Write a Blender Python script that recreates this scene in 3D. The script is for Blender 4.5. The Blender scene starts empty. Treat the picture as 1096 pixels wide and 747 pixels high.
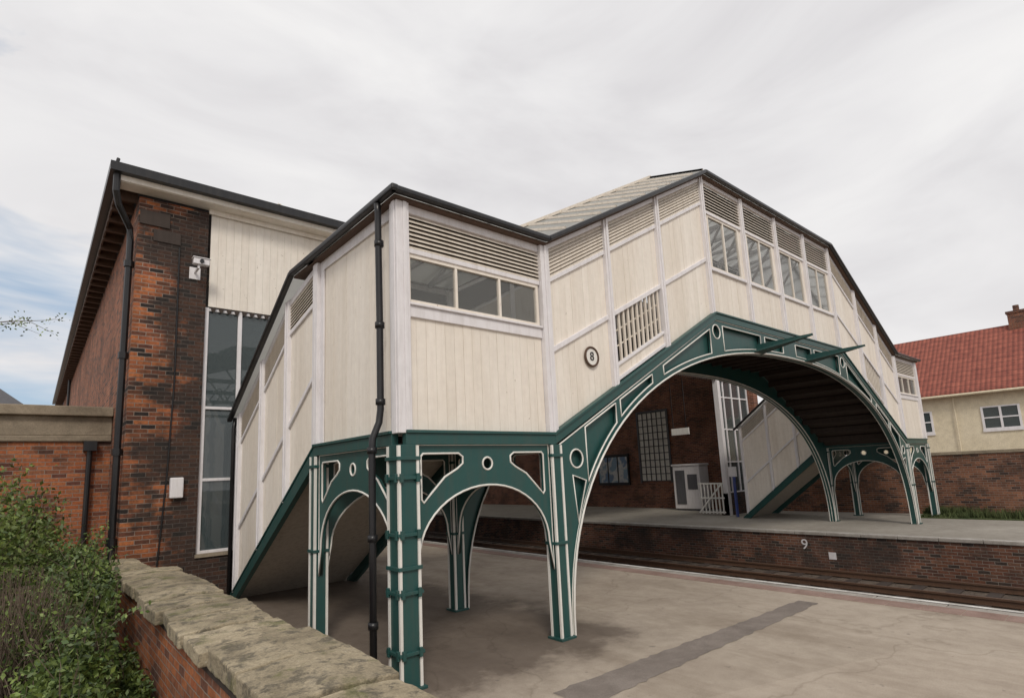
import bpy, bmesh, random
import numpy as np
from math import *
from mathutils import Vector, Matrix
random.seed(4); rng=np.random.default_rng(4)
S=bpy.context.scene
# ---------------------------------------------------------------- materials
def newmat(name):
    m=bpy.data.materials.new(name); m.use_nodes=True
    nt=m.node_tree; b=nt.nodes['Principled BSDF']; return m,nt,b
def N(nt,t,**k):
    n=nt.nodes.new(t)
    for a,v in k.items(): setattr(n,a,v)
    return n
def ramp(nt,src,stops):
    r=N(nt,'ShaderNodeValToRGB'); e=r.color_ramp.elements
    while len(e)<len(stops): e.new(0.5)
    for i,(p,c) in enumerate(stops):
        e[i].position=p; e[i].color=(*c,1) if len(c)==3 else c
    nt.links.new(src,r.inputs[0]); return r.outputs[0]
def noise(nt,vec,scale,detail=4,rough=.55,dist=0):
    n=N(nt,'ShaderNodeTexNoise'); n.inputs['Scale'].default_value=scale; n.inputs['Detail'].default_value=min(detail,5)
    n.inputs['Roughness'].default_value=rough; n.inputs['Distortion'].default_value=dist
    nt.links.new(vec,n.inputs['Vector']); return n.outputs['Fac']
def pos(nt,scale=None):
    g=N(nt,'ShaderNodeNewGeometry').outputs['Position']
    if scale:
        v=N(nt,'ShaderNodeVectorMath',operation='MULTIPLY'); nt.links.new(g,v.inputs[0]); v.inputs[1].default_value=scale; return v.outputs[0]
    return g
def math_(nt,op,*a):
    m=N(nt,'ShaderNodeMath',operation=op)
    for i,v in enumerate(a):
        if hasattr(v,'is_output'): nt.links.new(v,m.inputs[i])
        else: m.inputs[i].default_value=v
    return m.outputs[0]
def mix(nt,a,b,f,mode='MIX'):
    m=N(nt,'ShaderNodeMix',data_type='RGBA',blend_type=mode)
    for s,v in ((m.inputs[0],f),(m.inputs[6],a),(m.inputs[7],b)):
        if hasattr(v,'is_output') : nt.links.new(v,s)
        elif isinstance(v,(int,float)): s.default_value=v
        else: s.default_value=(*v,1)
    return m.outputs[2]
def bump(nt,b,h,strength=.3,dist=.01):
    n=N(nt,'ShaderNodeBump'); n.inputs['Strength'].default_value=strength; n.inputs['Distance'].default_value=dist
    nt.links.new(h,n.inputs['Height']); nt.links.new(n.outputs[0],b.inputs['Normal'])
def paint(name,col,dirt=(.35,.3,.24),amt=.35,rough=.5,streak=(6,6,.8),specks=False):
    m,nt,b=newmat(name)
    f1=noise(nt,pos(nt,streak),2.2,5,.65); f2=noise(nt,pos(nt),9,4,.6)
    k=ramp(nt,f1,[(.45,(0,0,0)),(.8,(1,1,1))])
    c=mix(nt,col,dirt,math_(nt,'MULTIPLY',k,amt))
    v=ramp(nt,f2,[(.3,(.91,.91,.91)),(.7,(1,1,1))])
    c=mix(nt,c,v,.8,'MULTIPLY')
    if specks:
        f3=noise(nt,pos(nt,(1,1,.45)),26,2,.5); s=ramp(nt,f3,[(.735,(0,0,0)),(.76,(1,1,1))])
        c=mix(nt,c,(.20,.10,.05),math_(nt,'MULTIPLY',s,.6))
        f4=noise(nt,pos(nt,(1,1,.15)),1.3,4,.6); c=mix(nt,c,ramp(nt,f4,[(.3,(.91,.885,.85)),(.65,(1,1,1))]),1,'MULTIPLY')
        oi=N(nt,'ShaderNodeNewGeometry').outputs['Random Per Island']
        c=mix(nt,c,ramp(nt,oi,[(0,(.955,.95,.94)),(1,(1.02,1.02,1.02))]),1,'MULTIPLY')
    nt.links.new(c,b.inputs['Base Color']); b.inputs['Roughness'].default_value=rough
    bump(nt,b,f2,.15,.004); return m
def brick(name,plane,cols,mortar=(.32,.29,.25),soot=.4,sootcol=(.03,.025,.022),sc=1.0,sx=None,thr=(.48,.62)):
    m,nt,b=newmat(name)
    sp=N(nt,'ShaderNodeSeparateXYZ'); nt.links.new(pos(nt),sp.inputs[0])
    cb=N(nt,'ShaderNodeCombineXYZ'); nt.links.new(sp.outputs['X' if plane=='XZ' else 'Y'],cb.inputs[0]); nt.links.new(sp.outputs['Z'],cb.inputs[1])
    wob=N(nt,'ShaderNodeVectorMath',operation='ADD'); nw=N(nt,'ShaderNodeTexNoise'); nw.inputs['Scale'].default_value=9; nt.links.new(pos(nt),nw.inputs['Vector'])
    ws=N(nt,'ShaderNodeVectorMath',operation='SCALE'); nt.links.new(nw.outputs['Color'],ws.inputs[0]); ws.inputs['Scale'].default_value=.014
    nt.links.new(cb.outputs[0],wob.inputs[0]); nt.links.new(ws.outputs[0],wob.inputs[1])
    t=N(nt,'ShaderNodeTexBrick'); t.inputs['Scale'].default_value=1; t.inputs['Brick Width'].default_value=.235*sc; t.inputs['Row Height'].default_value=.08*sc
    t.inputs['Mortar Size'].default_value=.007*sc; t.inputs['Mortar Smooth'].default_value=.3; t.inputs['Bias'].default_value=0
    t.inputs['Color1'].default_value=(0,0,0,1); t.inputs['Color2'].default_value=(1,1,1,1); t.inputs['Mortar'].default_value=(.5,.5,.5,1)
    nt.links.new(wob.outputs[0],t.inputs['Vector']); n=len(cols)
    c=ramp(nt,t.outputs['Color'],[(.08+.84*i/(n-1),q) for i,q in enumerate(cols)])
    f=noise(nt,pos(nt),1.1,5,.6)
    if sx: f=math_(nt,'ADD',f,math_(nt,'MULTIPLY',math_(nt,'ADD',sp.outputs['X'],-sx[0]),sx[1]))
    f=math_(nt,'ADD',f,math_(nt,'MULTIPLY',math_(nt,'SUBTRACT',t.outputs['Color'],.5),.12))
    k=ramp(nt,f,[(thr[0],(0,0,0)),(thr[1],(1,1,1))])
    mm=math_(nt,'MULTIPLY',k,soot)
    c=mix(nt,c,sootcol,mm)
    f3=noise(nt,pos(nt),22,4,.6); c=mix(nt,c,ramp(nt,f3,[(.3,(.62,.62,.62)),(.7,(1.18,1.18,1.18))]),1,'MULTIPLY')
    mo=mix(nt,mortar,(.07,.06,.055),mm)
    c=mix(nt,c,mo,math_(nt,'MULTIPLY',t.outputs['Fac'],.8))
    f5=noise(nt,pos(nt),5,5,.75); c=mix(nt,c,(.45,.42,.38),math_(nt,'MULTIPLY',ramp(nt,f5,[(.66,(0,0,0)),(.72,(1,1,1))]),.35))
    f6=noise(nt,pos(nt),.7,4,.6); c=mix(nt,c,ramp(nt,f6,[(.35,(.72,.70,.68)),(.6,(1,1,1))]),1,'MULTIPLY')
    nt.links.new(c,b.inputs['Base Color']); b.inputs['Roughness'].default_value=.92
    inv=math_(nt,'SUBTRACT',1.0,t.outputs['Fac'])
    bump(nt,b,math_(nt,'MULTIPLY_ADD',f3,.6,inv),.7,.012); return m
def ground(name,stops,scale=.5,fine=60,bs=.3,rough=.95,bd=.01,stretch=None,shade_and_wear=False):
    m,nt,b=newmat(name); p=pos(nt,stretch)
    f=noise(nt,p,scale,5,.62,.6); c=ramp(nt,f,stops)
    f2=noise(nt,pos(nt),fine,3,.7); c=mix(nt,c,ramp(nt,f2,[(.3,(.78,.78,.78)),(.7,(1.12,1.12,1.12))]),1,'MULTIPLY')
    f4=noise(nt,pos(nt),4,5,.7); c=mix(nt,c,ramp(nt,f4,[(.35,(.86,.85,.84)),(.6,(1,1,1))]),1,'MULTIPLY')
    if shade_and_wear:
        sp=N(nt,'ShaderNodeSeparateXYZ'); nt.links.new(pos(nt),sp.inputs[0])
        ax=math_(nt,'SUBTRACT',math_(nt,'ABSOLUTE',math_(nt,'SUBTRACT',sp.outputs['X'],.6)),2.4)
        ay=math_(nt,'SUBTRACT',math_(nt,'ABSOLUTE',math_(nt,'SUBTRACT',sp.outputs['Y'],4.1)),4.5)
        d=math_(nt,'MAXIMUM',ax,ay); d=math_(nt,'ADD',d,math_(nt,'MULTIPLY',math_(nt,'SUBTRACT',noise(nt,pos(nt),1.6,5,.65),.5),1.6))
        c=mix(nt,c,ramp(nt,d,[(.0,(.40,.375,.365)),(.35,(.8,.79,.78)),(.8,(1,1,1))]),1,'MULTIPLY')  # soft shade under the tower, painted into the asphalt colour with ragged edges
        v2=N(nt,'ShaderNodeTexVoronoi'); v2.inputs['Scale'].default_value=.33; nt.links.new(pos(nt,(1,.6,1)),v2.inputs['Vector'])
        s=N(nt,'ShaderNodeSeparateColor'); nt.links.new(v2.outputs['Color'],s.inputs[0])
        c=mix(nt,c,ramp(nt,s.outputs[0],[(.0,(.94,.93,.915)),(1,(1.04,1.03,1.02))]),1,'MULTIPLY')
        v=N(nt,'ShaderNodeTexVoronoi',feature='DISTANCE_TO_EDGE'); v.inputs['Scale'].default_value=.30
        vw=N(nt,'ShaderNodeVectorMath',operation='ADD'); nz=N(nt,'ShaderNodeTexNoise'); nz.inputs['Scale'].default_value=.9; nz.inputs['Detail'].default_value=4; nt.links.new(pos(nt),nz.inputs['Vector']); nt.links.new(pos(nt),vw.inputs[0]); nt.links.new(nz.outputs['Color'],vw.inputs[1]); nt.links.new(vw.outputs[0],v.inputs['Vector'])
        c=mix(nt,c,ramp(nt,v.outputs['Distance'],[(.0,(.80,.79,.77)),(.005,(1,1,1))]),1,'MULTIPLY')
        sp2=noise(nt,pos(nt),7,3,.5); c=mix(nt,c,(.14,.125,.11),math_(nt,'MULTIPLY',ramp(nt,sp2,[(.68,(0,0,0)),(.72,(1,1,1))]),.5))
        f7=noise(nt,pos(nt,(1,.25,1)),1.1,5,.7); c=mix(nt,c,ramp(nt,f7,[(.36,(.80,.78,.76)),(.55,(1,1,1))]),1,'MULTIPLY')
    nt.links.new(c,b.inputs['Base Color']); b.inputs['Roughness'].default_value=rough
    bump(nt,b,f2,bs,bd); return m
def glassm(name,tint,trans=.5,rough=.06,wob=0):
    m,nt,b=newmat(name)
    b.inputs['Base Color'].default_value=(*tint,1); b.inputs['Roughness'].default_value=rough; b.inputs['Metallic'].default_value=0
    b.inputs['Specular IOR Level'].default_value=.8
    if wob: bump(nt,b,noise(nt,pos(nt),2.5,2),wob,.02)
    t=N(nt,'ShaderNodeBsdfTransparent'); ms=N(nt,'ShaderNodeMixShader'); ms.inputs[0].default_value=trans
    nt.links.new(b.outputs[0],ms.inputs[1]); nt.links.new(t.outputs[0],ms.inputs[2])
    nt.links.new(ms.outputs[0],nt.nodes['Material Output'].inputs[0]); return m
CREAM=paint('cream_paint',(.885,.825,.745),(.50,.39,.29),.24,.55,specks=True)
LOUV=paint('louvre_paint',(.76,.69,.60),(.35,.28,.2),.45,.6)
WHITE=paint('white_paint',(.80,.775,.79),(.42,.37,.33),.34,.5)
PIPING=paint('white_piping',(.82,.80,.75),(.4,.36,.3),.3,.5)
GREEN=paint('green_paint',(.018,.078,.072),(.06,.075,.065),.55,.42)
BLACK=paint('black_paint',(.012,.012,.014),(.05,.045,.04),.5,.35)
DARKWOOD=paint('dark_boards',(.05,.035,.028),(.02,.015,.012),.6,.8)
GROOVE=paint('board_grooves',(.60,.54,.47),(.3,.25,.2),.5,.8)
SOFFIT=paint('soffit_paint',(.50,.45,.38),(.2,.16,.12),.5,.7)
BROWN=paint('brown_paint',(.10,.055,.035),(.04,.03,.02),.5,.7)
SLATE=paint('slate',(.10,.10,.11),(.05,.05,.05),.6,.6)
cols_old=[(.03,.022,.02),(.46,.15,.055),(.12,.045,.03),(.50,.17,.06),(.32,.10,.045),(.05,.03,.025),(.46,.15,.055),(.16,.06,.035)]
BRX=brick('old_brick_x','XZ',cols_old,soot=.88,sx=(-1.55,.26),thr=(.46,.60))
BRY=brick('old_brick_y','YZ',[(.24,.085,.04),(.38,.13,.06),(.28,.095,.05),(.42,.16,.075),(.14,.055,.035)],soot=.5)
BRR=brick('red_brick_y','YZ',[(.40,.12,.045),(.50,.17,.06),(.34,.11,.045),(.52,.20,.09),(.2,.08,.05)],soot=.35)
BRXR=brick('red_brick_x','XZ',[(.42,.13,.05),(.48,.17,.07),(.28,.095,.05),(.46,.18,.08),(.16,.06,.04)],soot=.6)
BRP=brick('platform_brick','YZ',[(.10,.048,.035),(.22,.09,.05),(.14,.06,.042),(.28,.13,.08),(.06,.042,.034)],soot=.75,sootcol=(.045,.035,.03),thr=(.45,.6))
BRI=brick('inner_brick','YZ',[(.24,.09,.055),(.32,.13,.07),(.18,.07,.045)],soot=.5)
BRB=brick('boundary_brick','YZ',[(.14,.065,.045),(.30,.125,.07),(.20,.085,.05),(.36,.16,.09),(.09,.05,.04)],soot=.6,thr=(.46,.62))
def stone_mat():
    m,nt,b=newmat('mossy_coping_stone')
    f=noise(nt,pos(nt),1.9,5,.65,.5); c=ramp(nt,f,[(.25,(.15,.125,.09)),(.42,(.31,.265,.185)),(.58,(.43,.37,.265)),(.75,(.37,.335,.265))])
    oi=N(nt,'ShaderNodeNewGeometry').outputs['Random Per Island']; c=mix(nt,c,ramp(nt,oi,[(0,(.66,.64,.61)),(1,(1.15,1.12,1.08))]),1,'MULTIPLY')
    f2=noise(nt,pos(nt),7,5,.7,.3); c=mix(nt,c,(.07,.064,.05),math_(nt,'MULTIPLY',ramp(nt,f2,[(.50,(0,0,0)),(.61,(1,1,1))]),.7))
    f3=noise(nt,pos(nt),3.2,5,.7); c=mix(nt,c,(.12,.125,.04),math_(nt,'MULTIPLY',ramp(nt,f3,[(.54,(0,0,0)),(.64,(1,1,1))]),.65))
    v=N(nt,'ShaderNodeTexVoronoi'); v.inputs['Scale'].default_value=16; nt.links.new(pos(nt),v.inputs['Vector'])
    c=mix(nt,c,(.52,.49,.40),math_(nt,'MULTIPLY',ramp(nt,math_(nt,'ADD',v.outputs['Distance'],math_(nt,'MULTIPLY',f2,.5)),[(.28,(1,1,1)),(.34,(0,0,0))]),.5))
    f4=noise(nt,pos(nt),60,5,.7); c=mix(nt,c,ramp(nt,f4,[(.3,(.66,.66,.66)),(.7,(1.18,1.18,1.18))]),1,'MULTIPLY')
    nt.links.new(c,b.inputs['Base Color']); b.inputs['Roughness'].default_value=.95
    bump(nt,b,math_(nt,'ADD',math_(nt,'MULTIPLY',f4,.5),f2),.7,.015); return m
STONE=stone_mat()
MASON=ground('stone',[(.3,(.20,.165,.12)),(.7,(.42,.35,.26))],1.2,40,.4)
ASPH=ground('platform_asphalt',[(.25,(.36,.30,.245)),(.5,(.46,.395,.325)),(.75,(.53,.46,.385))],.45,90,.35,.9,.006,shade_and_wear=True)
ASPHD=ground('dark_asphalt',[(.3,(.19,.16,.14)),(.7,(.29,.25,.22))],1.5,90,.35,.9,.006)
ASPHF=ground('far_platform_paving',[(.3,(.28,.255,.22)),(.7,(.39,.36,.315))],.5,80,.2)
PINK=ground('edge_pavers',[(.3,(.25,.16,.13)),(.7,(.38,.27,.23))],1.5,60,.3)
COPE=ground('platform_coping',[(.3,(.30,.27,.24)),(.7,(.48,.45,.41))],2,50,.3)
WLINE=ground('white_line',[(.35,(.50,.48,.45)),(.6,(.80,.79,.76))],3,50,.2)
BALL=ground('ballast',[(.3,(.06,.045,.035)),(.7,(.17,.13,.10))],3,14,1,.95,.05)
SOIL=ground('soil',[(.3,(.04,.032,.022)),(.7,(.09,.075,.045))],3,30,.8,.95,.03)
RUST=paint('rail_steel',(.12,.065,.04),(.04,.03,.02),.5,.6)
GRASSM=ground('grass',[(.3,(.04,.065,.02)),(.7,(.11,.13,.045))],2,30,.6)
CREAMR=ground('render_wall',[(.3,(.72,.63,.46)),(.7,(.80,.71,.54))],.6,30,.15)
GLASS=glassm('window_glass',(.30,.31,.30),.80,.04,.15)
SGLASS=glassm('screen_glass',(.07,.09,.095),.22,.04,.3)
m,nt,b=newmat('roof_glazing')
f=noise(nt,pos(nt,(1,1,1)),3,4,.6); c=ramp(nt,f,[(.3,(.50,.50,.48)),(.7,(.66,.66,.63))]); nt.links.new(c,b.inputs['Base Color']); b.inputs['Roughness'].default_value=.35
tr=N(nt,'ShaderNodeBsdfTranslucent'); tr.inputs[0].default_value=(.9,.9,.88,1); ms=N(nt,'ShaderNodeMixShader'); ms.inputs[0].default_value=.6
nt.links.new(b.outputs[0],ms.inputs[1]); nt.links.new(tr.outputs[0],ms.inputs[2]); nt.links.new(ms.outputs[0],nt.nodes['Material Output'].inputs[0]); RGLZ=m
# ---------------------------------------------------------------- mesh builder
def emp(name):
    e=bpy.data.objects.new(name,None); S.collection.objects.link(e); return e
def link(name,me,mat,parent,smooth=False):
    o=bpy.data.objects.new(name,me); S.collection.objects.link(o)
    me.materials.clear(); me.materials.append(mat); o.parent=parent
    if smooth:
        for p in me.polygons: p.use_smooth=True
    return o
class MB:
    def __init__(s): s.v=[]; s.f=[]
    def box(s,x0,x1,y0,y1,z0,z1):
        n=len(s.v); s.v+=[(x,y,z) for z in(z0,z1) for y in (y0,y1) for x in(x0,x1)]
        s.f+=[tuple(n+i for i in q) for q in((0,2,3,1),(4,5,7,6),(0,1,5,4),(2,6,7,3),(0,4,6,2),(1,3,7,5))]
    def hexa(s,A,B):
        n=len(s.v); k=len(A); s.v+=list(A)+list(B)
        s.f.append(tuple(n+i for i in range(k))[::-1]); s.f.append(tuple(n+k+i for i in range(k)))
        for i in range(k): j=(i+1)%k; s.f.append((n+i,n+j,n+k+j,n+k+i))
    def quad(s,*p):
        n=len(s.v); s.v+=list(p); s.f.append(tuple(range(n,n+len(p))))
    def slab(s,M,pts,d0,d1):
        s.hexa([M(a,d0,z) for a,z in pts],[M(a,d1,z) for a,z in pts])
    def beam(s,p,q,w,h,up=(0,0,1)):
        p=Vector(p);q=Vector(q);d=(q-p).normalized();u=Vector(up);r=d.cross(u).normalized();u=r.cross(d)
        c=[(-w/2,-h/2),(w/2,-h/2),(w/2,h/2),(-w/2,h/2)]
        s.hexa([tuple(p+r*a+u*b) for a,b in c],[tuple(q+r*a+u*b) for a,b in c])
    def tube(s,path,r,n=10,taper=None):
        P=[Vector(p) for p in path]; rings=[]
        for i,p in enumerate(P):
            d=((P[min(i+1,len(P)-1)]-P[max(i-1,0)])).normalized(); u=Vector((0,0,1)) if abs(d.z)<.9 else Vector((0,1,0))
            rr=r if taper is None else r+(taper-r)*i/(len(P)-1)
            a=d.cross(u).normalized(); b2=a.cross(d); k=len(s.v)
            s.v+=[tuple(p+a*rr*cos(t*2*pi/n)+b2*rr*sin(t*2*pi/n)) for t in range(n)]; rings.append(k)
        for a,b2 in zip(rings,rings[1:]):
            for t in range(n): u=(t+1)%n; s.f.append((a+t,a+u,b2+u,b2+t))
        s.f.append(tuple(rings[0]+t for t in range(n))); s.f.append(tuple(rings[-1]+t for t in range(n)))
    def done(s,name,mat,parent,bev=0,smooth=False):
        if not s.f: return None
        me=bpy.data.meshes.new(name); me.from_pydata(s.v,[],s.f); bm=bmesh.new(); bm.from_mesh(me)
        bmesh.ops.recalc_face_normals(bm,faces=bm.faces); bm.to_mesh(me); bm.free()
        o=link(name,me,mat,parent,smooth)
        if bev:
            md=o.modifiers.new('b','BEVEL'); md.width=bev; md.segments=2; md.limit_method='ANGLE'
        return o
def curve_mesh(name,polys,M4,mat,parent,ext=0,bev=0,fill=True):
    cu=bpy.data.curves.new(name,'CURVE'); cu.dimensions='2D' if fill else '3D'
    cu.fill_mode='BOTH' if fill else 'FULL'; cu.extrude=ext; cu.bevel_depth=bev; cu.bevel_resolution=1
    for pl in polys:
        sp=cu.splines.new('POLY'); sp.points.add(len(pl)-1); sp.use_cyclic_u=True
        for i,p in enumerate(pl): sp.points[i].co=(p[0],p[1],0,1)
    o=bpy.data.objects.new(name,cu); S.collection.objects.link(o); bpy.context.view_layer.update()
    me=bpy.data.meshes.new_from_object(o.evaluated_get(bpy.context.evaluated_depsgraph_get()))
    bpy.data.objects.remove(o); me.transform(M4); return link(name,me,mat,parent)
def MY(y): return Matrix(((1,0,0,0),(0,0,-1,y),(0,1,0,0),(0,0,0,1)))
def MX(x): return Matrix(((0,0,-1,x),(1,0,0,0),(0,1,0,0),(0,0,0,1)))
def circ(cx,cz,r,n=20): return [(cx+r*cos(t*2*pi/n),cz+r*sin(t*2*pi/n)) for t in range(n)]
def plate(name,outer,holes,M4,th,parent,trim_outer=True,back=False,mat=None):
    curve_mesh(name,[outer]+([] if back else holes),M4,mat or GREEN,parent,ext=th/2)
    off=Matrix.Translation((0,0,th/2))
    tr=([outer] if trim_outer else [])+holes
    if tr: curve_mesh(name+'_trim',tr,M4@off,PIPING,parent,bev=.013,fill=False)
# ---------------------------------------------------------------- footbridge
FB=emp('station_footbridge')
W1,W2=2.33,2.38; XC=10.34; XT=XC*2; XI=XT-W1; XA,XB=7.03,XT-7.03
ZB,ZD=2.66,5.11
def B(x):
    x=x if x<=XC else XT-x
    return ZB if x<=W1 else (ZD if x>=XA else ZB+(ZD-ZB)*(x-W1)/(XA-W1))
def E(x):
    x=x if x<=XC else XT-x
    return 5.486 if x<=W1 else (8.116 if x>=XA else 5.486+(8.116-5.486)*(x-W1)/(XA-W1))
YF=6.62
def fy(y): return y if y<=W2 else W2+(y-W2)*.77
def BS(y): return ZB if y<=W2 else ZB*(1-(y-W2)/(YF-W2))
def ES(y): return 5.486 if y<=3.15 else 5.486-(5.486-3.55)*(y-3.15)/(6.45-3.15)
cream,white,louv,glass,green,dark,black,groove=MB(),MB(),MB(),MB(),MB(),MB(),MB(),MB()
def boards(M,a,b,lo,hi,w=.135,d=0.0,tgt=None):
    n=max(1,round((b-a)/w)); st=(b-a)/n
    for i in range(n):
        p,q=a+i*st+.0016,a+(i+1)*st-.0016; dd=d+random.uniform(-.002,.002)
        (tgt or cream).slab(M,[(p,lo(p)),(q,lo(q)),(q,hi(q)),(p,hi(p))],dd-.012,dd)
    groove.slab(M,[(a,lo(a)),(b,lo(b)),(b,hi(b)),(a,hi(a))],d-.035,d-.009)
def rail(M,a,b,f,h0,h1,d0=-.04,d1=.035,t=None):
    (t or white).slab(M,[(a,f(a)+h0),(b,f(b)+h0),(b,f(b)+h1),(a,f(a)+h1)],d0,d1)
def louvres(M,a,b,lo,hi,n=7):
    for i in range(n):
        k0=i/n; k1=(i+.85)/n
        L=lambda x,k: lo(x)+(hi(x)-lo(x))*k
        louv.hexa([M(a,.028,L(a,k0)),M(a,.028,L(a,k0)+.014),M(a,-.022,L(a,k1)+.014),M(a,-.022,L(a,k1))],
                  [M(b,.028,L(b,k0)),M(b,.028,L(b,k0)+.014),M(b,-.022,L(b,k1)+.014),M(b,-.022,L(b,k1))])
    dark.slab(M,[(a,lo(a)),(b,lo(b)),(b,hi(b)),(a,hi(a))],-.06,-.05)
def window(M,a,b,z0,z1,nm=1):
    fw=.045
    for (p,q,r,s_) in ((a,a+fw,z0,z1),(b-fw,b,z0,z1),(a+fw,b-fw,z0,z0+fw),(a+fw,b-fw,z1-fw,z1)):
        cream.slab(M,[(p,r),(q,r),(q,s_),(p,s_)],-.04,.012)
    for i in range(1,nm+1):
        c=a+(b-a)*i/(nm+1); cream.slab(M,[(c-.018,z0+fw),(c+.018,z0+fw),(c+.018,z1-fw),(c-.018,z1-fw)],-.038,.009)
    glass.slab(M,[(a+fw,z0+fw),(b-fw,z0+fw),(b-fw,z1-fw),(a+fw,z1-fw)],-.02,-.014)
def post(M,x,f,g,w=.12,d1=.07,d0=-.06,e=0):
    a,b=x-w/2,x+w/2
    white.slab(M,[(a,f(a)),(b,f(b)),(b,g(b)),(a,g(a))],d0,d1)
    white.slab(M,[(x-.02,f(x)),(x+.02,f(x)),(x+.02,g(x)),(x-.02,g(x))],d1,d1+.02)
def flight_bay(M,a,b,f,g,lattice=False,plainlow=False):
    tp=lambda x:g(x)-.16; lt=lambda x:g(x)-.60
    rail(M,a,b,tp,0,.1); rail(M,a,b,lt,-.07,0); louvres(M,a,b,lt,tp,8)
    mid=lambda x:f(x)+1.12
    rail(M,a,b,mid,0,.08)
    boards(M,a,b,lambda x:mid(x)+.08,lambda x:lt(x)-.07)
    if lattice:
        rail(M,a,b,f,.06,.12); lo=lambda x:f(x)+.34
        boards(M,a,b,lambda x:f(x)+.12,lambda x:lo(x)-.05); rail(M,a,b,lo,-.05,0)
        n=11
        for i in range(n):
            c=a+(b-a)*(i+.5)/n; louv.slab(M,[(c-.022,lo(c-.022)),(c+.022,lo(c+.022)),(c+.022,mid(c+.022)),(c-.022,mid(c-.022))],-.03,0)
        for k in (.33,.66):
            L=lambda x:lo(x)+(mid(x)-lo(x))*k
            rail(M,a,b,L,-.012,.012,-.045,-.03,louv)
    else:
        boards(M,a,b,lambda x:f(x)+.0,lambda x:mid(x))
def front_wall(M):
    for a,b in ((0.07,W1-.09),(XI+.09,XT-.07)):
        boards(M,a,b,lambda x:ZB,lambda x:ZB+1.36)
        white.slab(M,[(a,ZB+1.36),(b,ZB+1.36),(b,ZB+1.50),(a,ZB+1.50)],-.04,.03)
        white.slab(M,[(a,ZB+1.50),(b,ZB+1.50),(b,ZB+1.53),(a,ZB+1.53)],-.04,.06)
        window(M,a+.02,b-.02,ZB+1.53,ZB+2.14,2)
        white.slab(M,[(a,ZB+2.14),(b,ZB+2.14),(b,ZB+2.20),(a,ZB+2.20)],-.04,.03)
        louvres(M,a,b,lambda x:ZB+2.2,lambda x:ZB+2.64,8)
        white.slab(M,[(a,ZB+2.64),(b,ZB+2.64),(b,ZB+2.76),(a,ZB+2.76)],-.04,.03)
    ps=[W1,3.80,5.33,XA]
    for i in range(3):
        flight_bay(M,ps[i]+.06,ps[i+1]-.06,B,E,lattice=(i==1))
        flight_bay(M,XT-ps[i+1]+.06,XT-ps[i]-.06,B,E,lattice=(i==1))
    for i in range(5):
        post(M,XA+(XB-XA)*i/4,B,lambda x:E(x)-.06,.12)
    for i in range(4):
        a=XA+(XB-XA)*i/4+.06; b=XA+(XB-XA)*(i+1)/4-.06
        boards(M,a,b,lambda x:ZD,lambda x:ZD+.94)
        white.slab(M,[(a,ZD+.94),(b,ZD+.94),(b,ZD+1.0),(a,ZD+1.0)],-.04,.05)
        window(M,a+.12,b-.12,ZD+1.0,ZD+2.17,1)
        for p,q in((a,a+.12),(b-.12,b)): cream.slab(M,[(p,ZD+1),(q,ZD+1),(q,ZD+2.17),(p,ZD+2.17)],-.035,0)
        rail(M,a,b,lambda x:ZD+2.17,0,.06)
        louvres(M,a,b,lambda x:ZD+2.23,lambda x:E(x)-.16,9); rail(M,a,b,lambda x:E(x)-.16,0,.1)
    for x in ps[1:3]: post(M,x,B,lambda x:E(x)-.06); post(M,XT-x,B,lambda x:E(x)-.06)
    for x in (W1,XI): post(M,x,lambda q:ZB,lambda q:5.40,.17,.08)
Mf=lambda s,d,z:(s,-d,z); Mr=lambda s,d,z:(s,W2+d,z)
front_wall(Mf); front_wall(Mr)
for x in (0,XT):
    for y in (0,W2): white.box(x-.085,x+.085,y-.085,y+.085,ZB,5.40)
white.box(-.10,-.085,-.05,.02,ZB,5.40); white.box(.0,.05,-.10,-.085,ZB,5.40)
def side_wall(M,tower=True,door=False):
    if tower:
        boards(M,.085,W2-.085,lambda y:ZB,lambda y:5.30)
        white.slab(M,[(.085,5.26),(W2-.085,5.26),(W2-.085,5.42),(.085,5.42)],-.03,.03)
        white.slab(M,[(.085,ZB),(.2,ZB),(.2,5.26),(.085,5.26)],0.003,.03)
        white.slab(M,[(W2-.2,ZB),(W2-.085,ZB),(W2-.085,5.26),(W2-.2,5.26)],0.003,.03)
    ps=[W2,3.65,4.95,6.35]
    for i in range(3): flight_bay(M,ps[i]+.06,ps[i+1]-.06,BS,ES)
    for y in ps[1:]: post(M,y,BS,lambda q:ES(q)-.06,.13)
    post(M,W2,lambda q:ZB-.0,lambda q:5.4,.15)
SM=[lambda s,d,z:(-d,s,z),lambda s,d,z:(W1+d,s,z),lambda s,d,z:(XI-d,fy(s),z),lambda s,d,z:(XT+d,fy(s),z)]
side_wall(SM[0]); side_wall(SM[1],False); side_wall(SM[2],False); side_wall(SM[3])
cream.done('timber_boarding',CREAM,FB); white.done('frame_posts_and_rails',WHITE,FB,.006); louv.done('louvres',LOUV,FB)
glass.done('window_panes',GLASS,FB); dark.done('louvre_backing',DARKWOOD,FB); groove.done('board_backing',GROOVE,FB)
deck=MB(); fas=MB(); soff=MB()
def deckseg(p,q,y0=.06,y1=W2-.06,th=.10):
    deck.hexa([(p[0],y0,p[1]-th),(p[0],y1,p[1]-th),(p[0],y1,p[1]-.02),(p[0],y0,p[1]-.02)],[(q[0],y0,q[1]-th),(q[0],y1,q[1]-th),(q[0],y1,q[1]-.02),(q[0],y0,q[1]-.02)])
deckseg((.06,ZB),(W1,ZB)); deckseg((XI,ZB),(XT-.06,ZB)); deckseg((W1,ZB),(XA,ZD)); deckseg((XA,ZD),(XB,ZD)); deckseg((XB,ZD),(XI,ZB))
x=W1+.5
while x<XI-.3:
    deck.box(x-.04,x+.04,.06,W2-.06,B(x)-.28,B(x)-.12); x+=.55
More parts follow.
